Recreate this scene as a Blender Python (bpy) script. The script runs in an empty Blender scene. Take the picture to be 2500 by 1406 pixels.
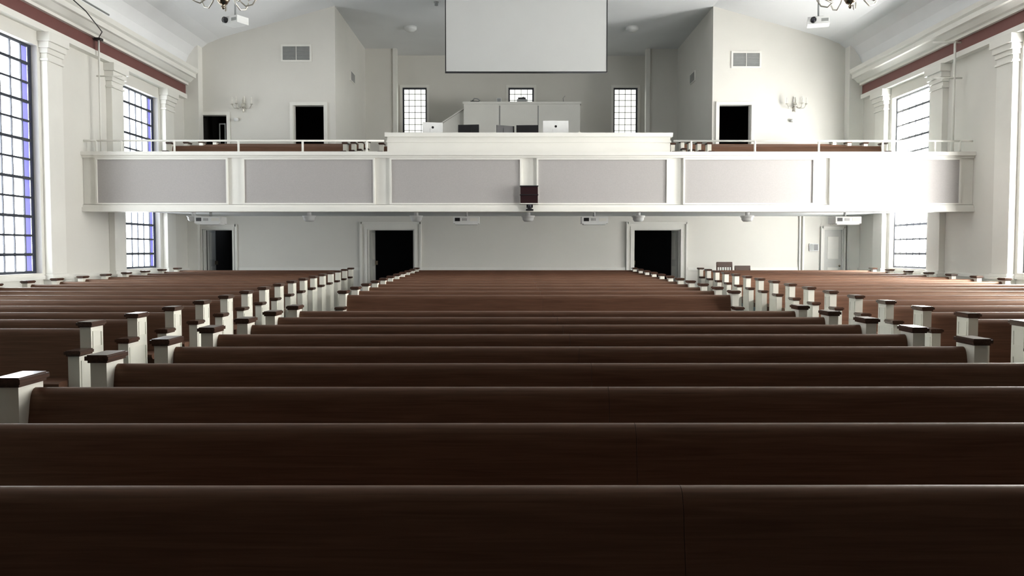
import bpy, math, bmesh
from mathutils import Vector, Matrix
scene = bpy.context.scene
try:
    scene.view_settings.view_transform = 'Standard'
    scene.view_settings.look = 'None'
except Exception as e:
    print(e)

# ---------------------------------------------------------------- materials
def new_mat(name):
    m = bpy.data.materials.new(name); m.use_nodes = True
    nt = m.node_tree; b = nt.nodes['Principled BSDF']
    return m, nt, b

def paint(name, col, rough=0.6, var=0.04, scale=3.0, bump=0.0, metallic=0.0, spec=0.5):
    m, nt, b = new_mat(name)
    tc = nt.nodes.new('ShaderNodeTexCoord'); n = nt.nodes.new('ShaderNodeTexNoise')
    n.inputs['Scale'].default_value = scale; n.inputs['Detail'].default_value = 4
    nt.links.new(tc.outputs['Object'], n.inputs['Vector'])
    r = nt.nodes.new('ShaderNodeValToRGB')
    r.color_ramp.elements[0].position = .3; r.color_ramp.elements[1].position = .7
    r.color_ramp.elements[0].color = tuple(c*(1-var) for c in col)+(1,)
    r.color_ramp.elements[1].color = tuple(min(1, c*(1+var)) for c in col)+(1,)
    nt.links.new(n.outputs['Fac'], r.inputs['Fac']); nt.links.new(r.outputs['Color'], b.inputs['Base Color'])
    b.inputs['Roughness'].default_value = rough; b.inputs['Metallic'].default_value = metallic
    b.inputs['Specular IOR Level'].default_value = spec
    if bump:
        n2 = nt.nodes.new('ShaderNodeTexNoise'); n2.inputs['Scale'].default_value = 120
        nt.links.new(tc.outputs['Object'], n2.inputs['Vector'])
        bp = nt.nodes.new('ShaderNodeBump'); bp.inputs['Strength'].default_value = bump; bp.inputs['Distance'].default_value = .004
        nt.links.new(n2.outputs['Fac'], bp.inputs['Height']); nt.links.new(bp.outputs['Normal'], b.inputs['Normal'])
    return m

def wood(name, c1, c2, rough=0.35, axis=0, spec=.5, tint=None):
    m, nt, b = new_mat(name)
    tc = nt.nodes.new('ShaderNodeTexCoord'); mp = nt.nodes.new('ShaderNodeMapping')
    s = [45, 45, 45]; s[axis] = 1.6
    mp.inputs['Scale'].default_value = s
    n = nt.nodes.new('ShaderNodeTexNoise'); n.inputs['Scale'].default_value = 1.5; n.inputs['Detail'].default_value = 6
    n.inputs['Distortion'].default_value = .6
    nt.links.new(tc.outputs['Object'], mp.inputs['Vector']); nt.links.new(mp.outputs['Vector'], n.inputs['Vector'])
    r = nt.nodes.new('ShaderNodeValToRGB')
    r.color_ramp.elements[0].position = .3; r.color_ramp.elements[1].position = .72
    r.color_ramp.elements[0].color = c1+(1,); r.color_ramp.elements[1].color = c2+(1,)
    nt.links.new(n.outputs['Fac'], r.inputs['Fac']); nt.links.new(r.outputs['Color'], b.inputs['Base Color'])
    b.inputs['Roughness'].default_value = rough; b.inputs['Specular IOR Level'].default_value = spec
    if tint: b.inputs['Specular Tint'].default_value = tint+(1,)
    return m

def emit(name, col, s):
    m, nt, b = new_mat(name)
    n = nt.nodes.new('ShaderNodeTexNoise'); n.inputs['Scale'].default_value = 1.3
    tc = nt.nodes.new('ShaderNodeTexCoord'); nt.links.new(tc.outputs['Object'], n.inputs['Vector'])
    r = nt.nodes.new('ShaderNodeValToRGB')
    r.color_ramp.elements[0].color = tuple(c*.85 for c in col)+(1,); r.color_ramp.elements[1].color = tuple(col)+(1,)
    nt.links.new(n.outputs['Fac'], r.inputs['Fac']); nt.links.new(r.outputs['Color'], b.inputs['Emission Color'])
    b.inputs['Base Color'].default_value = (.3, .3, .3, 1)
    b.inputs['Emission Strength'].default_value = s; b.inputs['Roughness'].default_value = .2
    return m

M = dict(
 wall=paint('wall_paint', (.73,.715,.665), .7, .02, 1.0),
 ceil=paint('ceiling_paint', (.84,.85,.86), .8, .02, 1.0),
 trim=paint('trim_paint', (.82,.81,.76), .4, .02, 2.0),
 white=paint('pew_white_paint', (.80,.78,.69), .4, .03, 6.0),
 panel=paint('acoustic_fabric', (.425,.408,.398), .9, .03, 40.0, bump=.3),
 red=paint('frieze_red', (.16,.058,.052), .6, .05, 4.0),
 carpet=paint('teal_carpet', (.015,.05,.055), .95, .25, 60.0, bump=.6),
 wood=wood('pew_wood', (.088,.040,.025), (.150,.073,.046), .40, spec=.40, tint=(1.0,.82,.62)),
 cap=wood('cap_wood', (.045,.022,.015), (.085,.042,.028), .25, 1),
 stage=wood('unseen_dark_front', (.07,.05,.04), (.12,.085,.065), .5, 2),  # dark finish for the unseen front wall, chosen to bounce less light
 dark=paint('painted_shade_interior', (.012,.011,.010), .9, .1),  # near-black colour stands in for the shade of unlit rooms
 black=paint('black_plastic', (.012,.012,.014), .35, .1, 10),
 iron=paint('window_iron', (.03,.035,.05), .5, .1, 10),
 grey=paint('grey_metal', (.32,.33,.33), .4, .05, 10, metallic=.3),
 vent=paint('vent_metal', (.30,.31,.30), .5, .05, 10),
 plastic=paint('white_plastic', (.80,.81,.80), .35, .02, 10),
 brass=paint('antique_brass', (.30,.25,.19), .22, .1, 10, metallic=1.0),
 pewter=paint('pale_pewter', (.60,.58,.52), .3, .05, 10, metallic=.7),
 candle=paint('candle_white', (.85,.82,.75), .5, .02, 10),
 lens=paint('lens_glass', (.02,.02,.03), .05, .1, 10),
 bulb=paint('bulb_glass', (.75,.75,.75), .05, .02, 10),
 screen=paint('screen_fabric', (.52,.53,.52), .8, .01, 2.0),
 maroon=wood('maroon_box', (.013,.003,.004), (.024,.006,.008), .5, spec=.25),
 door=paint('door_paint', (.60,.60,.57), .45, .02, 3),
 glassL=emit('daylight_glass', (.93,.98,1.0), 13.5),
 glassR=emit('sunlit_glass', (1.0,.99,.95), 58.0),
 glassB=emit('gallery_glass', (.98,1.0,.90), 1.9),
 blueL=emit('blue_glass', (.13,.13,.62), 1.3),
)

# ---------------------------------------------------------------- mesh builder
class MB:
    def __init__(s): s.v=[]; s.f=[]; s.m=[]; s.mats=[]; s.sm=[]
    def mi(s, k):
        if k not in s.mats: s.mats.append(k)
        return s.mats.index(k)
    def add(s, vs, fs, k, smooth=False):
        o=len(s.v); s.v+= [tuple(v) for v in vs]; i=s.mi(k)
        for f in fs: s.f.append([o+a for a in f]); s.m.append(i); s.sm.append(smooth)
    def box(s, x0,x1,y0,y1,z0,z1,k):
        if x0>x1:x0,x1=x1,x0
        if y0>y1:y0,y1=y1,y0
        if z0>z1:z0,z1=z1,z0
        vs=[(x,y,z) for z in (z0,z1) for y in (y0,y1) for x in (x0,x1)]
        s.add(vs,[(0,2,3,1),(4,5,7,6),(0,1,5,4),(2,6,7,3),(0,4,6,2),(1,3,7,5)],k)
    def obox(s, c, size, rz, k, rx=0):
        R=Matrix.Rotation(rz,3,'Z')@Matrix.Rotation(rx,3,'X'); c=Vector(c); a,b,d=[q/2 for q in size]
        vs=[c+R@Vector((x,y,z)) for z in (-d,d) for y in (-b,b) for x in (-a,a)]
        s.add(vs,[(0,2,3,1),(4,5,7,6),(0,1,5,4),(2,6,7,3),(0,4,6,2),(1,3,7,5)],k)
    def prism(s, prof, axis, a0, a1, k, smooth=False):
        n=len(prof)
        def P(p,a):
            if axis=='x': return (a,p[0],p[1])
            if axis=='y': return (p[0],a,p[1])
            return (p[0],p[1],a)
        vs=[P(p,a0) for p in prof]+[P(p,a1) for p in prof]
        fs=[(i,(i+1)%n,n+(i+1)%n,n+i) for i in range(n)]
        s.add(vs,fs,k,smooth)
        o=len(s.v)-2*n; i=s.mi(k)
        s.f.append([o+j for j in range(n)][::-1]); s.m.append(i); s.sm.append(False)
        s.f.append([o+n+j for j in range(n)]); s.m.append(i); s.sm.append(False)
    def tube(s, pts, r, k, seg=8):
        pts=[Vector(p) for p in pts]; n=len(pts); vs=[]
        rr = r if isinstance(r,(list,tuple)) else [r]*n
        up=Vector((0,0,1))
        for i,p in enumerate(pts):
            t=(pts[min(i+1,n-1)]-pts[max(i-1,0)]).normalized()
            ref = up if abs(t.dot(up))<.95 else Vector((0,1,0))
            a=t.cross(ref).normalized(); b=t.cross(a).normalized()
            for j in range(seg):
                th=2*math.pi*j/seg; vs.append(p+(a*math.cos(th)+b*math.sin(th))*rr[i])
        fs=[(i*seg+j,i*seg+(j+1)%seg,(i+1)*seg+(j+1)%seg,(i+1)*seg+j) for i in range(n-1) for j in range(seg)]
        fs+= [tuple(range(seg))[::-1], tuple((n-1)*seg+j for j in range(seg))]
        s.add(vs,fs,k,True)
    def lathe(s, c, prof, k, seg=20):
        vs=[]; n=len(prof)
        for r,z in prof:
            for j in range(seg):
                th=2*math.pi*j/seg; vs.append((c[0]+r*math.cos(th),c[1]+r*math.sin(th),c[2]+z))
        fs=[(i*seg+j,i*seg+(j+1)%seg,(i+1)*seg+(j+1)%seg,(i+1)*seg+j) for i in range(n-1) for j in range(seg)]
        fs+= [tuple(range(seg))[::-1], tuple((n-1)*seg+j for j in range(seg))]
        s.add(vs,fs,k,True)
    def make(s, name, loc=(0,0,0), bevel=0):
        me=bpy.data.meshes.new(name); me.from_pydata(s.v,[],s.f)
        for k in s.mats: me.materials.append(M[k])
        me.polygons.foreach_set('material_index', s.m); me.polygons.foreach_set('use_smooth', s.sm)
        me.update()
        bm=bmesh.new(); bm.from_mesh(me); bmesh.ops.recalc_face_normals(bm, faces=bm.faces); bm.to_mesh(me); bm.free()
        ob=bpy.data.objects.new(name, me); ob.location=loc; scene.collection.objects.link(ob)
        if bevel:
            bv=ob.modifiers.new('bevel','BEVEL'); bv.width=bevel; bv.segments=2; bv.limit_method='ANGLE'; bv.angle_limit=math.radians(50)
        return ob

HW = 9.73
def fz(y):
    return 0.0 if y<9.3 else (y-9.3)*0.0148

def wall_grid(mb, axis, t0, t1, a0, a1, z0, z1, holes, k):
    As=sorted(set([a0,a1]+[h[0] for h in holes]+[h[1] for h in holes]))
    Zs=sorted(set([z0,z1]+[h[2] for h in holes]+[h[3] for h in holes]))
    for i in range(len(As)-1):
        for j in range(len(Zs)-1):
            ca=(As[i]+As[i+1])/2; cz=(Zs[j]+Zs[j+1])/2
            if any(h[0]<ca<h[1] and h[2]<cz<h[3] for h in holes): continue
            if axis=='x': mb.box(t0,t1,As[i],As[i+1],Zs[j],Zs[j+1],k)
            else: mb.box(As[i],As[i+1],t0,t1,Zs[j],Zs[j+1],k)

# ---------------------------------------------------------------- floor
mb=MB()
prof=[(-4,0),(9.3,0),(24.2,fz(24.2)),(27.5,fz(24.2)),(27.5,-.3),(-4,-.3)]
mb.prism(prof,'x',-10.1,10.1,'carpet'); mb.make('floor')

# ---------------------------------------------------------------- side walls
WINS=[(8.85,10.8),(14.4,16.35),(19.95,21.9)]
WZ0,WZ1=1.14,5.62
for sgn,nm in ((-1,'left'),(1,'right')):
    mb=MB()
    wall_grid(mb,'x',sgn*HW,sgn*(HW+.35),-4,24.2,-.3,8.8,[(a,b,WZ0,WZ1) for a,b in WINS],'wall')
    mb.make('wall_'+nm)
wn=1
for sgn in (-1,1):
    for a,b in WINS:
        mb=MB(); g='glassL' if sgn<0 else 'glassR'
        X=sgn*9.90
        bw=.30
        mb.box(X,X+sgn*.02,a+bw,b-bw,WZ0,WZ1,g)
        if sgn<0:
            for (ya,yb,yc) in ((a,a+.06,a+bw),(b,b-.06,b-bw)):
                mb.box(X,X+sgn*.02,ya,yb,WZ0,WZ1,g); mb.box(X,X+sgn*.02,yb,yc,WZ0,WZ1,'blueL')
        else:
            mb.box(X,X+sgn*.02,a,a+bw,WZ0,WZ1,g); mb.box(X,X+sgn*.02,b-bw,b,WZ0,WZ1,g)
        f=.05
        xi=X-sgn*.05
        mb.box(xi,X,a,a+f,WZ0,WZ1,'iron'); mb.box(xi,X,b-f,b,WZ0,WZ1,'iron')
        mb.box(xi,X,a+f,b-f,WZ0,WZ0+f,'iron'); mb.box(xi,X,a+f,b-f,WZ1-f,WZ1,'iron')
        for yy in (a+bw, a+bw+.34,(a+b)/2, b-bw-.34, b-bw):
            mb.box(X-sgn*.03,X-sgn*.001,yy-.012,yy+.012,WZ0+f,WZ1-f,'iron')
        for i in range(1,12):
            z=WZ0+(WZ1-WZ0)*i/12
            t=.028 if i%2 else .020
            mb.box(X-sgn*.045,X-sgn*.002,a+f,b-f,z-t,z+t,'iron')
        mb.make('window_%d'%wn); wn+=1

# pilasters, entablature
for sgn in (-1,1):
    for y in (1.5,7.4,11.4,13.4,16.45,19.1,22.05):
        mb=MB(); y0,y1=y,y+.55
        def pb(d,ya,yb,za,zb): mb.box(sgn*HW,sgn*(HW-d),ya,yb,za,zb,'trim')
        b0=fz(y1)+.005
        pb(.14,y0,y1,1.12,5.35)
        pb(.20,y0-.06,y1+.06,b0,1.00) if not y==22.05 else pb(.17,y0,y1+.03,b0,1.0)
        pb(.23 if y!=22.05 else .19,y0-.09,y1+.09,1.0,1.05)
        pb(.17,y0-.03,y1+.03,1.05,1.12)
        pb(.17,y0-.03,y1+.03,5.35,5.40); pb(.14,y0,y1,5.40,5.5)
        pb(.17,y0-.03,y1+.03,5.5,5.6); pb(.21,y0-.06,y1+.06,5.6,5.72); pb(.25,y0-.10,y1+.10,5.72,5.9)
        mb.make('pilaster',bevel=.008)
    mb=MB()
    mb.box(sgn*HW,sgn*(HW-.16),-4,23.5,5.9,6.02,'trim')
    mb.box(sgn*HW,sgn*(HW-.12),-4,23.5,6.02,6.28,'red')
    prof=[(HW,6.28),(HW-.2,6.28),(HW-.2,6.34),(HW-.26,6.36),(HW-.36,6.46),(HW-.42,6.47),(HW-.42,6.58),(HW-.47,6.62),(HW-.5,6.72),(HW,6.72)]
    mb.prism([(sgn*x,z) for x,z in prof],'y',-4,23.5,'trim')
    mb.make('trim_%d'%(1 if sgn<0 else 2))
    mb=MB()
    segs=[-4,1.41,2.14,7.31,8.04,11.31,12.04,13.31,14.04,16.36,17.09,19.01,19.74,22.0,22.65,24]
    for i in range(0,len(segs)-1,2):
        mb.box(sgn*HW,sgn*(HW-.05),segs[i],segs[i+1],1.02,1.09,'trim')
        mb.box(sgn*HW,sgn*(HW-.03),segs[i],segs[i+1],.23,.45,'trim')
    mb.make('baseboard_'+('left' if sgn<0 else 'right'))
    mb=MB(); mb.box(sgn*HW,sgn*(HW-.42),23.66,24,3.82,7.55,'trim'); mb.box(sgn*HW,sgn*(HW-.30),23.75,23.93,.25,2.6,'trim')
    mb.make('trim_%d'%(6 if sgn<0 else 7),bevel=.006)

# ---------------------------------------------------------------- ceiling
mb=MB()
half=[(9.73,6.6),(9.68,6.9),(9.57,7.15),(9.4,7.38),(9.15,7.57),(8.8,7.72),(8.4,7.84),(5.47,8.65)]
prof=[(-x,z) for x,z in half]+[(x,z) for x,z in half[::-1]]
n=len(prof)
vs=[(x,-4,z) for x,z in prof]+[(x,24.0,z) for x,z in prof]
mb.add(vs,[(i,i+1,n+i+1,n+i) for i in range(n-1)],'ceil')
mb.box(-5.47,5.47,24.0,30.3,8.65,8.75,'ceil')
mb.box(-10.1,10.1,-4.3,24,8.8,8.95,'ceil')
mb.make('ceiling')

mb=MB(); mb.box(-10.1,10.1,-4.3,-4,-.3,8.8,'stage'); mb.make('wall_front')  # unseen behind the camera; darkened to cut light on the near pews

# ---------------------------------------------------------------- back wall (24) with doorways
mb=MB()
DL=fz(24)
low=[(-4.58,-3.2,-.3,2.22),(3.2,4.58,-.3,2.22),(-9.38,-8.5,-.3,2.22)]
wall_grid(mb,'y',24,24.2,-HW,HW,-.3,2.6,[(a,b,-.2,d) for a,b,c,d in low],'wall')
def upper(sgn, holes):
    a0,a1=(-HW,-5.47) if sgn<0 else (5.47,HW)
    wall_grid(mb,'y',24,24.2,a0,a1,2.6,7.6,holes,'wall')
    prof=[(sgn*5.47,7.6),(sgn*5.47,8.75),(sgn*8.4,8.75),(sgn*9.73,8.75),(sgn*9.73,7.6)]
    mb.prism(prof,'y',24,24.2,'wall')
upper(-1,[(-9.42,-8.62,3.8,5.52),(-6.70,-5.80,3.8,5.80)])
upper(1,[(5.66,6.60,3.8,5.82)])
mb.make('wall_back')

mb=MB()
for sgn in (-1,1):
    mb.box(sgn*5.47,sgn*5.62,24.2,29.2,3.8,8.75,'wall')
    mb.box(sgn*4.5,sgn*5.47,29,29.2,3.8,8.65,'wall')
    mb.box(sgn*4.5,sgn*4.6,29.2,30,3.8,8.65,'wall')
    mb.box(sgn*4.36,sgn*4.5,28.94,29.2,3.8,8.65,'trim')
GW=[(-4.3,-3.42,5.75,7.5),(-.46,.46,5.75,7.5),(3.35,4.23,5.75,7.5)]
wall_grid(mb,'y',30,30.2,-4.6,4.6,3.8,8.75,GW,'wall')
mb.make('wall_alcove')
for a,b,c,d in GW:
    mb=MB()
    mb.box(a,b,30.12,30.14,c,d,'glassB')
    f=.055
    mb.box(a,a+f,30.04,30.12,c,d,'iron'); mb.box(b-f,b,30.04,30.12,c,d,'iron')
    mb.box(a+f,b-f,30.04,30.12,c,c+f,'iron'); mb.box(a+f,b-f,30.04,30.12,d-f,d,'iron')
    for i in range(1,4):
        x=a+(b-a)*i/4; mb.box(x-.009,x+.009,30.09,30.119,c+f,d-f,'iron')
    for i in range(1,8):
        z=c+(d-c)*i/8; mb.box(a+f,b-f,30.09,30.118,z-.009,z+.009,'iron')
    mb.box(a-.09,a,29.96,30,c-.09,d+.09,'trim'); mb.box(b,b+.09,29.96,30,c-.09,d+.09,'trim')
    mb.box(a,b,29.96,30,d,d+.09,'trim'); mb.box(a,b,29.94,30,c-.09,c,'trim')
    mb.make('window_%d'%wn); wn+=1

# rooms behind the doorways, their shade put into the near-black walls
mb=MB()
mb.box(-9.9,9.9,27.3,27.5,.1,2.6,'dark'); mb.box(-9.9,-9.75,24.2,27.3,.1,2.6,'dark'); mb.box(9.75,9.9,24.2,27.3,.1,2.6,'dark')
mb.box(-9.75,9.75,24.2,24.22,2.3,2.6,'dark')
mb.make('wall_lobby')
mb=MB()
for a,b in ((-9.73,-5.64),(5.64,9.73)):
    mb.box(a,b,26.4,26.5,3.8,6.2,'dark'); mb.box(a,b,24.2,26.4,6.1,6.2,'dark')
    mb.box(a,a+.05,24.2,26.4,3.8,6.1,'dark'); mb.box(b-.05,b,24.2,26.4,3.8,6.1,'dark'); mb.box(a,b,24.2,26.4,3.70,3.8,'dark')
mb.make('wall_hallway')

# ---------------------------------------------------------------- doors / casings
def casing(mb,a,b,z0,z1,w,y=24.0,k='trim'):
    for d,ww in ((.03,w),(.055,w*.45)):
        mb.box(a-ww,a,y-d,y,z0,z1+ww,k); mb.box(b,b+ww,y-d,y,z0,z1+ww,k); mb.box(a,b,y-d,y,z1,z1+ww,k)
    mb.box(a-w-.03,a-w+.03,y-.07,y,z0,z1+w+.03,k); mb.box(b+w-.03,b+w+.03,y-.07,y,z0,z1+w+.03,k)
    mb.box(a-w,b+w,y-.07,y,z1+w-.03,z1+w+.03,k)
def leaf(mb,hx,hy,ang,w,h,z0,k='door'):
    d=Vector((math.cos(ang),math.sin(ang),0)); c=Vector((hx,hy,0))+d*w/2
    mb.obox((c.x,c.y,z0+h/2),(w,.045,h),ang,k)
    nrm=Vector((-d.y,d.x,0))
    for zz,hh in ((z0+.55,.7),(z0+1.5,.8)):
        for s2 in (-1,1):
            cc=c+nrm*s2*.027; mb.obox((cc.x,cc.y,zz),(w*.6,.012,hh),ang,'trim' if k=='door' else k)
    cc=c+d*(w*.38)-nrm*.05; mb.obox((cc.x,cc.y,z0+1.0),(.03,.12,.12),ang,'brass')
dn=1
for (a,b,c,d) in low:
    mb=MB(); wd=.18 if b-a>1.2 else .10
    casing(mb,a,b,DL+.003,d,wd)
    mb.box(a-.0,a+.03,24,24.2,DL+.005,d,'trim'); mb.box(b-.03,b,24,24.2,DL+.005,d,'trim'); mb.box(a+.03,b-.03,24,24.2,d-.03,d,'trim')
    if b-a>1.2:
        leaf(mb,a+.05,24.24,math.radians(88),.64,1.97,DL+.01); leaf(mb,b-.05,24.24,math.radians(92),.64,1.97,DL+.01)
    else:
        leaf(mb,a+.06,24.24,math.radians(96),.80,1.97,DL+.01)
    mb.make('door_%d'%dn); dn+=1
for (a,b,d) in ((-9.42,-8.62,5.52),(-6.70,-5.80,5.80),(5.66,6.60,5.82)):
    mb=MB(); wd=.09; 
    mb.box(a-wd,a,23.95,24,3.8,d+wd,'trim'); mb.box(b,b+wd,23.95,24,3.8,d+wd,'trim'); mb.box(a,b,23.95,24,d,d+wd,'trim')
    mb.box(a,a+.02,24,24.2,3.8,d,'trim'); mb.box(b-.02,b,24,24.2,3.8,d,'trim')
    if a<-9:
        leaf(mb,a+.05,24.25,math.radians(94),.7,d-3.85,3.81,'dark')
        mb.box(-8.96,-8.93,24.3,24.33,3.81,5.3,'grey'); mb.box(-8.8,-8.77,24.3,24.33,3.81,5.3,'grey'); mb.box(-8.96,-8.77,24.3,24.33,5.3,5.33,'grey')
    mb.make('door_%d'%dn); dn+=1
mb=MB(); casing(mb,8.78,9.30,DL+.003,2.2,.07)
mb.box(8.78,9.30,23.975,24,DL+.005,2.2,'door')
for zz in (.45,1.35): mb.box(8.88,9.2,23.96,23.975,zz,zz+.65,'trim')
mb.lathe((9.23,23.94,1.15),[(.0,-.03),(.03,-.02),(.03,.02),(0,.03)],'brass',10)
mb.make('door_%d'%dn)
mb=MB(); mb.box(8.14,8.19,23.93,24,DL,2.6,'trim'); mb.box(8.05,8.09,23.95,24,DL,2.6,'trim'); mb.make('trim_3')
mb=MB(); mb.box(8.35,8.62,23.96,24,1.58,1.80,'grey'); mb.box(8.37,8.485,23.95,23.96,1.6,1.78,'vent'); mb.box(8.49,8.60,23.95,23.96,1.6,1.78,'black'); mb.make('wall_control_panel')
mb=MB()
for a,b in ((-8.35,-4.80),(-2.98,2.98),(4.80,8.03)):
    mb.box(a,b,23.96,24,1.02,1.10,'trim'); mb.box(a,b,23.975,24,DL+.003,DL+.2,'trim')
mb.make('baseboard_back')

# ---------------------------------------------------------------- balcony
mb=MB()
BY=18.0
BW=HW-.002
mb.box(-BW,BW,BY,BY+.18,2.50,3.66,'trim')
mb.box(-BW,BW,BY-.10,BY+.24,3.66,3.74,'trim'); mb.box(-BW,BW,BY-.05,BY,3.61,3.66,'trim')
mb.box(-BW,BW,BY-.09,BY,2.44,2.54,'trim'); mb.box(-BW,BW,BY-.05,BY,2.54,2.59,'trim'); mb.box(-BW,BW,BY,BY+.3,2.44,2.60,'trim')
mb.box(-BW,BW,BY+.3,24,2.6,3.2,'ceil')
steps=[(20.05,3.35),(21.05,3.5),(22.05,3.65),(23.05,3.8)]
mb.box(-BW,BW,BY+.18,BY+.3,2.6,3.2,'carpet')
mb.box(-BW,BW,BY+.18,20.05,3.2,3.205,'carpet')
for i,(y,z) in enumerate(steps):
    y1=steps[i+1][0] if i<3 else 24
    mb.box(-BW,BW,y,y1,3.2,z,'carpet')
mb.make('balcony')
mb=MB(); mb.box(-5.62,5.62,24,30.2,2.62,3.8,'carpet'); mb.make('floor_gallery')
for i in range(6):
    c=(-2.5+i)*3.2
    mb=MB(); w=1.40; z0,z1=2.63,3.57
    mb.box(c-w,c+w,BY-.035,BY,z0,z1,'panel')
    f=.035
    for a,b,cc,d in ((c-w-f,c-w,z0-f,z1+f),(c+w,c+w+f,z0-f,z1+f),(c-w,c+w,z0-f,z0),(c-w,c+w,z1,z1+f)):
        mb.box(a,b,BY-.06,BY,cc,d,'trim')
    mb.make('acoustic_panel')
for sgn in (-1,1):
    mb=MB(); zr=3.99
    xs=[3.2,3.55,4.95,6.35,7.75,8.9,9.45]
    mb.tube([(sgn*3.17,BY+.05,zr),(sgn*9.45,BY+.05,zr)],.021,'trim')
    mb.tube([(sgn*9.45,BY+.05,zr),(sgn*9.60,BY+.05,zr),(sgn*9.725,BY+.05,zr)],.021,'trim')
    for x in xs[1:]:
        mb.tube([(sgn*x,BY+.05,3.74),(sgn*x,BY+.05,zr)],.024,'trim')
        mb.lathe((sgn*x,BY+.05,3.74),[(.05,0),(.05,.015),(.025,.02)],'trim',12)
    mb.make('balcony_railing')
mb=MB()
mb.box(-3.13,3.13,BY+.245,BY+.36,3.21,4.10,'trim')
mb.box(-3.18,3.18,BY+.19,BY+.42,4.10,4.19,'trim'); mb.box(-3.15,3.15,BY+.22,BY+.245,3.98,4.02,'trim')
for s2 in (-1,1): mb.box(s2*3.13,s2*3.03,BY+.36,19.25,3.21,4.10,'trim')
mb.box(-3.03,3.03,BY+.5,19.2,4.10,4.14,'cap')
for x in (-2.6,0,2.6): mb.box(x-.03,x+.03,BY+.55,19.15,3.21,4.10,'trim')
mb.make('sound_booth')

mb=MB()
mb.box(-.19,.19,BY-.16,BY-.091,2.62,2.98,'maroon'); mb.box(-.19,.19,BY-.1,BY-.062,2.62,2.98,'maroon'); mb.box(-.2,.2,BY-.18,BY-.062,2.79,2.81,'black'); mb.box(-.2,.2,BY-.18,BY-.062,2.60,2.62,'trim')
mb.box(-.2,.2,BY-.18,BY-.062,2.98,3.0,'black')
mb.make('equipment_shelf_box')
mb=MB()
mb.box(-.07,.09,BY-.24,BY-.092,2.455,2.49,'black'); mb.lathe((.01,BY-.17,2.49),[(.05,0),(.05,.04),(.03,.05)],'black',16)
mb.box(-.06,.08,BY-.22,BY-.13,2.52,2.59,'black'); mb.tube([(.01,BY-.26,2.555),(.01,BY-.2,2.555)],.033,'lens',16)
mb.make('video_camera')

# ---------------------------------------------------------------- pews
def pew_end(mb,x0,x1,sgn_out):
    mb.box(x0,x1,-.16,.05,0,.925,'white')
    mb.box(x0,x1,-.36,-.16,0,.70,'white')
    mb.box(x0-.008,x1+.008,-.37,.06,0,.10,'white')
    xo=x1 if sgn_out>0 else x0; s=sgn_out
    for ya,yb,za,zb in ((-.135,.025,.74,.89),(-.335,.025,.16,.66)):
        t=.014
        mb.box(xo,xo+s*.006,ya,ya+t,za,zb,'white'); mb.box(xo,xo+s*.006,yb-t,yb,za,zb,'white')
        mb.box(xo,xo+s*.006,ya+t,yb-t,za,za+t,'white'); mb.box(xo,xo+s*.006,ya+t,yb-t,zb-t,zb,'white')
    for (ya,yb,z) in ((-.16,.05,.925),(-.36,-.16,.70)):
        yb2=yb+.02 if z>.8 else yb
        mb.box(x0-.01,x1+.01,ya-.012,yb2-.008 if z>.8 else yb,z,z+.015,'cap')
        mb.box(x0-.022,x1+.022,ya-.024,yb2,z+.015,z+.040,'cap')
        mb.box(x0-.012,x1+.012,ya-.014,yb2-.01 if z>.8 else yb,z+.040,z+.047,'cap')

def pew(w_l, w_r, seam=None):
    mb=MB()
    a,b=w_l,w_r; e=.095
    back=[(-.150,.44),(-.079,.785),(-.074,.815),(-.068,.845),(-.060,.868),(-.049,.886),(-.034,.898),(-.018,.902),(-.003,.899),(.006,.889),(.008,.875),(.002,.860),(-.022,.83),(-.115,.44)]
    spans=[(a,b)]
    if seam is not None: spans=[(a,seam-.0008),(seam+.0008,b)]
    for s0,s1 in spans:
        n=len(back); vs=[(s0,p[0],p[1]) for p in back]+[(s1,p[0],p[1]) for p in back]
        mb.add(vs,[(i,(i+1)%n,n+(i+1)%n,n+i) for i in range(n) if 1<=i<=11],'wood',True)
        mb.add(vs,[(i,(i+1)%n,n+(i+1)%n,n+i) for i in range(n) if not 1<=i<=11]+[tuple(range(n))[::-1],tuple(range(n,2*n))],'wood')
        seatp=[(-.50,.455),(-.51,.47),(-.51,.49),(-.495,.502),(-.47,.505),(-.14,.485),(-.12,.44),(-.48,.44)]
        mb.prism(seatp,'x',s0,s1,'wood')
    mb.box(a,b,-.40,-.375,.36,.44,'wood')
    k=max(1,int((b-a)/1.5))
    for i in range(1,k):
        x=a+(b-a)*i/k; mb.box(x-.025,x+.025,-.42,-.10,0,.44,'white')
    pew_end(mb,a-e,a,-1); pew_end(mb,b,b+e,1)
    return mb
proto=pew(-2.80,2.80,0.06).make('church_pew',(0,2.36,0))
ys=[2.36+.865*i for i in range(1,9)]+[12+.95*i for i in range(11)]
for y in ys:
    o=bpy.data.objects.new('church_pew',proto.data); o.location=(0,y+0.0,fz(y-.15)); scene.collection.objects.link(o)
for sgn in (-1,1):
    for i in range(16):
        y=7.2+.95*i
        inner=4.035+.034*(y-7.2)+.095
        outer=9.13-.095
        lo,hi=(-outer,-inner) if sgn<0 else (inner,outer)
        pew(lo,hi).make('church_pew',(0,y,fz(y-.15)))
for i,y in enumerate((19.85,20.9,21.9,22.9)):
    z=(3.205,3.35,3.5,3.65)[i]
    for sgn in (-1,1):
        lo,hi=(-8.5,-4.4) if sgn<0 else (4.4,8.5)
        pew(lo,hi).make('gallery_pew',(0,y,z))
pew(-3.45,3.45).make('gallery_pew',(0,19.95,3.205))

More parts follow.
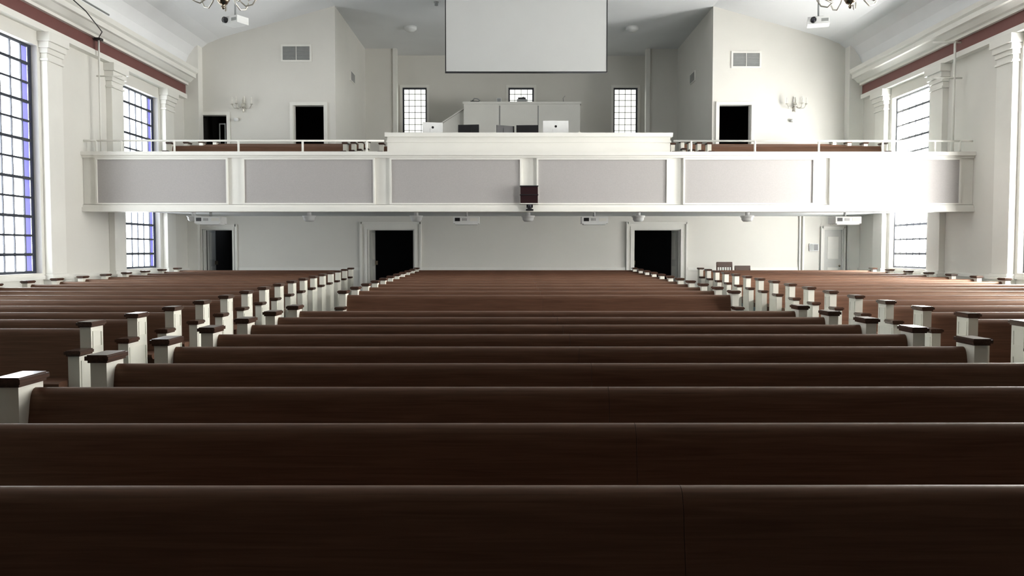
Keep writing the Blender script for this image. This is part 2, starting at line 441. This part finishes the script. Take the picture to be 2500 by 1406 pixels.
# ---------------------------------------------------------------- screen
mb=MB()
mb.box(-2.03,2.03,21.0,21.012,6.13,8.42,'screen')
mb.box(-2.055,-2.03,20.995,21.016,6.10,8.42,'black'); mb.box(2.03,2.055,20.995,21.016,6.10,8.42,'black'); mb.box(-2.03,2.03,20.995,21.016,6.10,6.13,'black')
mb.tube([(-2.06,21.006,6.10),(2.06,21.006,6.10)],.016,'black')
mb.box(-2.2,2.2,20.93,21.08,8.42,8.645,'trim')
mb.make('projection_screen')

def vent(name,x0,x1,z0,z1):
    mb=MB(); y=24
    f=.05
    mb.box(x0,x1,y-.015,y,z0,z1,'vent')
    mb.box(x0-f,x0,y-.03,y,z0-f,z1+f,'trim'); mb.box(x1,x1+f,y-.03,y,z0-f,z1+f,'trim'); mb.box(x0,x1,y-.03,y,z1,z1+f,'trim'); mb.box(x0,x1,y-.03,y,z0-f,z0,'trim')
    n=10
    for i in range(n):
        z=z0+(i+.5)*(z1-z0)/n; mb.obox(((x0+x1)/2,y-.02,z),(x1-x0,.018,.006),0,'grey',rx=.6)
    mb.box((x0+x1)/2-.008,(x0+x1)/2+.008,y-.032,y-.015,z0,z1,'trim')
    mb.make(name)
vent('air_vent',-6.98,-6.20,7.10,7.49); vent('air_vent',6.05,6.82,6.93,7.31)
for sgn in (-1,1):
    mb=MB(); mb.box(sgn*5.44,sgn*5.47,26.2,26.9,6.98,7.3,'trim')
    for i in range(8): mb.box(sgn*5.43,sgn*5.44,26.25,26.85,7.01+i*.034,7.03+i*.034,'vent')
    mb.make('air_vent')

# ---------------------------------------------------------------- white cabinet
mb=MB()
mb.box(-1.97,1.97,28,28.7,3.8,6.56,'trim'); mb.box(-2.0,2.0,27.96,28.74,6.56,6.63,'trim')
for x in (-.75,.55): mb.box(x-.014,x+.014,27.985,28,3.9,6.5,'vent')
mb.prism([(-1.97,3.8),(-1.97,6.42),(-3.0,5.75),(-3.0,3.8)],'y',28.25,28.4,'trim')
mb.prism([(-1.98,6.42),(-1.98,6.46),(-3.05,5.77),(-3.05,5.73)],'y',28.18,28.45,'trim')
mb.make('white_cabinet')
def small(name,fn):
    mb=MB(); fn(mb); mb.make(name)
def f1(mb):
    mb.box(-1.75,-1.45,28.1,28.3,6.63,6.68,'black'); mb.tube([(-1.7,28.2,6.68),(-1.62,28.2,6.78),(-1.5,28.2,6.76),(-1.42,28.2,6.70)],.02,'grey')
small('desk_microphone',f1)
def f2(mb):
    mb.box(-.86,-.70,28.1,28.3,6.63,6.78,'plastic'); mb.box(-.84,-.72,28.09,28.1,6.65,6.76,'grey')
small('small_speaker',f2)
def f3(mb):
    mb.box(-.17,.17,28.1,28.4,6.63,6.74,'grey'); mb.box(-.13,.13,28.12,28.38,6.74,6.80,'black'); mb.tube([(.0,28.2,6.8),(.05,28.2,6.83),(.10,28.2,6.8)],.012,'black')
small('desktop_printer',f3)
def f4(mb):
    mb.box(1.35,1.5,28.1,28.2,6.63,6.65,'grey'); mb.tube([(1.42,28.15,6.65),(1.4,28.15,6.78),(1.47,28.15,6.86)],.01,'grey')
small('gooseneck_lamp',f4)

def computer(x,y,w,h,rz,body,stand,mark=False):
    mb=MB(); z0=4.141
    ca,sa=math.cos(rz),math.sin(rz)
    def L(dx,dy,dz): return (x+dx*ca-dy*sa,y+dx*sa+dy*ca,z0+dz)
    mb.obox(L(0,0,.09+h/2),(w,.03,h),rz,body)
    mb.obox(L(0,.018,.10+h/2),(w*.92,.006,h*.85),rz,'black')
    mb.obox(L(0,-.02,.13),(.12,.012,.20),rz,stand)
    mb.obox(L(0,-.02,.005),(.2,.18,.01),rz,stand)
    if mark:
        c=L(0,-.017,.09+h*.6)
        t=Vector((ca,sa,0)); n=16
        vs=[Vector(c)+t*.028*math.cos(6.2832*i/n)+Vector((0,0,.028*math.sin(6.2832*i/n))) for i in range(n)]
        mb.add(vs,[tuple(range(n))],'black')
    mb.make('desktop_computer')
computer(-2.18,18.85,.46,.28,.25,'plastic','plastic',True)
computer(-1.36,18.85,.48,.23,-.12,'black','black')
computer(-.52,18.85,.44,.21,.45,'black','black')
computer(-.02,18.85,.50,.22,-.05,'black','black')
computer(.63,18.85,.58,.32,0,'plastic','plastic',True)
def mix(mb):
    mb.prism([(18.6,4.141),(18.6,4.19),(19.0,4.31),(19.05,4.31),(19.05,4.141)],'x',-2.95,-2.45,'black')
    for i in range(10):
        mb.box(-2.92+i*.045,-2.905+i*.045,18.68,18.75,4.20,4.24,'grey')
small('audio_mixer',mix)
def tis(mb):
    mb.box(1.1,1.24,18.75,18.87,4.141,4.24,'brass'); mb.prism([(1.13,4.24),(1.21,4.24),(1.19,4.29),(1.16,4.31)],'y',18.78,18.82,'candle')
small('tissue_box',tis)
def lap(mb):
    mb.box(-1.85,-1.64,18.7,18.9,4.141,4.165,'black'); mb.obox((-1.745,18.93,4.22),(.21,.012,.14),0,'black',rx=-.2)
small('laptop_computer',lap)

# ---------------------------------------------------------------- chandeliers, sconces
def chandelier(cx,cy,cz,ztop):
    mb=MB()
    mb.lathe((cx,cy,cz),[(.0,-.14),(.02,-.13),(.03,-.10),(.015,-.085),(.06,-.06),(.095,0),(.085,.05),(.04,.09),(.03,.14),(.05,.18),(.03,.24),(.06,.34),(.04,.5),(.02,.6)],'brass')
    mb.tube([(cx,cy,cz+.55),(cx,cy,ztop)],.012,'brass')
    mb.lathe((cx,cy,ztop-.05),[(.02,0),(.08,.03),(.09,.05)],'brass')
    for t,(n,R,zo) in enumerate(((8,.47,.0),(5,.27,.3))):
        for i in range(n):
            th=2*math.pi*(i+.3+.5*t)/n; c,s=math.cos(th),math.sin(th)
            prof=[(.05,.10),(.13,.17),(.22,.14),(.32,.0),(.44,-.07),(.57,-.04),(.65,.05),(.66,.13)]
            pts=[(cx+c*r*R/.66,cy+s*r*R/.66,cz+zo+z) for r,z in prof]
            mb.tube(pts,.012,'pewter',6)
            e=(cx+c*R,cy+s*R,cz+zo+.13)
            mb.lathe(e,[(.012,-.02),(.05,0),(.055,.012),(.018,.02),(.018,.05)],'pewter',10)
            mb.lathe((e[0],e[1],e[2]+.05),[(.013,0),(.013,.11)],'candle',8)
            mb.lathe((e[0],e[1],e[2]+.16),[(.006,0),(.016,.025),(.012,.05),(.001,.08)],'bulb',8)
    mb.make('chandelier')
chandelier(-4.56,12,5.20,8.65); chandelier(4.50,12,5.22,8.65)
def sconce(cx,cz):
    mb=MB(); y=24
    mb.lathe((cx,y-.06,cz),[(.005,-.2),(.03,-.15),(.02,-.1),(.055,-.02),(.055,.03),(.02,.1),(.03,.15),(.006,.24)],'pewter',12)
    for dx,o in ((-.28,.12),(-.12,.24),(.12,.24),(.28,.12)):
        pts=[(cx,y-.06,cz),(cx+dx*.4,y-.06-o*.5,cz-.10),(cx+dx*.8,y-.06-o,cz-.09),(cx+dx,y-.06-o,cz+.02)]
        mb.tube(pts,.012,'pewter',6)
        e=(cx+dx,y-.06-o,cz+.02)
        mb.lathe(e,[(.01,-.01),(.04,0),(.045,.012),(.014,.02)],'pewter',10)
        mb.lathe(e,[(.013,.02),(.013,.14)],'candle',8); mb.lathe(e,[(.006,.14),(.016,.165),(.001,.22)],'candle',8)
    mb.make('wall_sconce')
sconce(-8.13,5.78); sconce(7.86,5.80)
for x,z in ((-8.33,5.38),(7.8,5.36)):
    mb=MB(); mb.lathe((x,23.92,z),[(.0,-.05),(.06,-.04),(.07,0),(.06,.04),(0,.05)],'plastic',12); mb.make('wall_speaker')

for x,y,zc in ((-3.55,26.2,8.65),(3.45,26.2,8.65)):
    mb=MB(); mb.lathe((x,y,zc-.16),[(.0,0),(.12,.01),(.17,.06),(.2,.08),(.2,.16),(.12,.16)],'plastic'); mb.make('ceiling_lamp')
for x,y in ((-2.5,23.6),(-2.55,21.8),(6.3,21.5)):
    z=8.65 if abs(x)<5.4 else 8.65-(abs(x)-5.47)*.2765
    mb=MB(); mb.lathe((x,y,z-.12),[(.0,0),(.05,.01),(.05,.08),(.07,.09),(.07,.12)],'grey'); mb.make('ceiling_smoke_device')  # small smoke device, not a light source
for sgn,rz in ((-1,-.5),(1,-.3)):
    x=sgn*7.02;y=20;z=7.10
    mb=MB()
    zt=8.65-(7.02-5.47)*.2765
    mb.tube([(x,y,z+.07),(x,y,zt)],.022,'grey'); mb.box(x-.1,x+.1,y-.1,y+.1,zt-.05,zt-.03,'grey')
    mb.obox((x,y,z),(.50,.36,.17),rz,'plastic'); mb.obox((x,y,z+.095),(.22,.22,.03),rz,'grey')
    d=Vector((math.sin(rz),-math.cos(rz),0)); t=Vector((math.cos(rz),math.sin(rz),0))
    c=Vector((x,y,z))+d*.18-t*.12
    mb.tube([c-d*.02,c+d*.07],.07,'black',16); mb.tube([c+d*.07,c+d*.075],.045,'lens',16)
    c2=Vector((x,y,z))+d*.182+t*.14; mb.obox(c2,(.16,.008,.07),rz,'vent')
    mb.make('ceiling_projector')
for i,x in enumerate((-7.40,-1.43,1.55,7.42)):
    y=19.2; mb=MB(); w=.30
    mb.box(x-.05,x+.05,y-.05,y+.05,2.55,2.598,'grey'); mb.tube([(x,y,2.36),(x,y,2.56)],.03,'grey')
    mb.box(x-w,x+w,y-.22,y+.22,2.22,2.38,'plastic'); mb.box(x-w+.04,x+w-.04,y-.2,y+.2,2.195,2.22,'plastic')
    mb.box(x-.26,x-.14,y-.226,y-.22,2.27,2.35,'black'); 
    for j in range(4): mb.box(x-.09+j*.03,x-.075+j*.03,y-.225,y-.22,2.28,2.34,'vent')
    mb.box(x+w*.3,x+w*.9,y-.224,y-.22,2.27,2.35,'trim')
    mb.make('mounted_projector',bevel=.01)
for x in (-7.95,-5.2,-2.65,.02,2.65,5.25):
    mb=MB(); y=19.6
    mb.lathe((x,y,2.28),[(.0,0),(.09,.005),(.12,.03),(.135,.06),(.135,.10),(.16,.11),(.16,.145),(.05,.15),(.05,.29),(.09,.30),(.09,.318)],'plastic'); mb.make('soffit_speaker')

# support poles
mb=MB()
mb.tube([(-9.5,18.35,3.21),(-9.5,18.35,6.25)],.022,'trim'); mb.tube([(-9.56,18.35,5.45),(-9.0,18.35,5.45)],.018,'trim')
mb.obox((-9.5,18.35,6.25),(.14,.14,.05),0,'black')
mb.lathe((-9.5,18.35,3.21),[(.05,0),(.05,.02),(.03,.03)],'trim',12)
mb.make('support_pole')
mb=MB()
mb.tube([(9.45,18.35,3.21),(9.45,18.35,6.22)],.026,'trim'); mb.tube([(8.95,18.35,5.42),(9.62,18.35,5.42)],.022,'trim'); mb.tube([(8.95,18.35,6.2),(9.58,18.35,6.2)],.022,'trim')
mb.lathe((9.45,18.35,3.21),[(.05,0),(.05,.02),(.03,.03)],'trim',12)
mb.make('support_pole')
mb=MB()
pts=[(-9.2,13.6,6.9),(-9.05,14.5,6.75),(-8.95,15.6,6.6),(-8.98,16.8,6.42),(-9.15,17.8,6.27),(-9.42,18.2,6.25)]
mb.tube(pts,.012,'black',6); mb.tube([(-9.19,13.6,6.73),(-9.19,18.2,6.74)],.02,'grey',6)
mb.make('hanging_cable')

def chair(x,y,hh=1.05):
    mb=MB(); z=fz(y)+.004; w=.21; d=hh-1.05
    for sx in (-1,1):
        mb.tube([(x+sx*w,y+.2,z),(x+sx*w,y+.2,z+.45),(x+sx*w,y+.26,z+1.05+d)],.02,'cap'); mb.tube([(x+sx*w,y-.2,z),(x+sx*w,y-.2,z+.45)],.02,'cap')
        mb.tube([(x+sx*w,y-.2,z+.2),(x+sx*w,y+.2,z+.2)],.012,'cap')
        mb.tube([(x+sx*w,y-.2,z+.66),(x+sx*w,y+.22,z+.68)],.018,'cap'); mb.tube([(x+sx*w,y-.2,z+.45),(x+sx*w,y-.2,z+.66)],.016,'cap')
    mb.box(x-.23,x+.23,y-.23,y+.22,z+.43,z+.47,'cap')
    mb.box(x-.22,x+.22,y+.235,y+.275,z+.92+d,z+1.07+d,'cap'); mb.box(x-.2,x+.2,y+.21,y+.23,z+.55,z+.6,'cap')
    for i in range(5): mb.tube([(x-.14+i*.07,y+.22,z+.6),(x-.14+i*.07,y+.25,z+.95+d)],.011,'cap',6)
    mb.make('wooden_chair')
chair(5.65,22.9); chair(6.22,23.1,.94)

# ---------------------------------------------------------------- world / camera
w=bpy.data.worlds.new('world'); scene.world=w; w.use_nodes=True
w.node_tree.nodes['Background'].inputs['Color'].default_value=(.8,.88,1,1); w.node_tree.nodes['Background'].inputs['Strength'].default_value=1.0

cd=bpy.data.cameras.new('camera'); cam=bpy.data.objects.new('camera',cd); scene.collection.objects.link(cam)
cd.sensor_width=36; cd.lens=28.8; cd.clip_end=200
cam.location=(-.435,0,1.58); cam.rotation_euler=(math.radians(90-2.577),0,math.radians(-.2))
scene.camera=cam
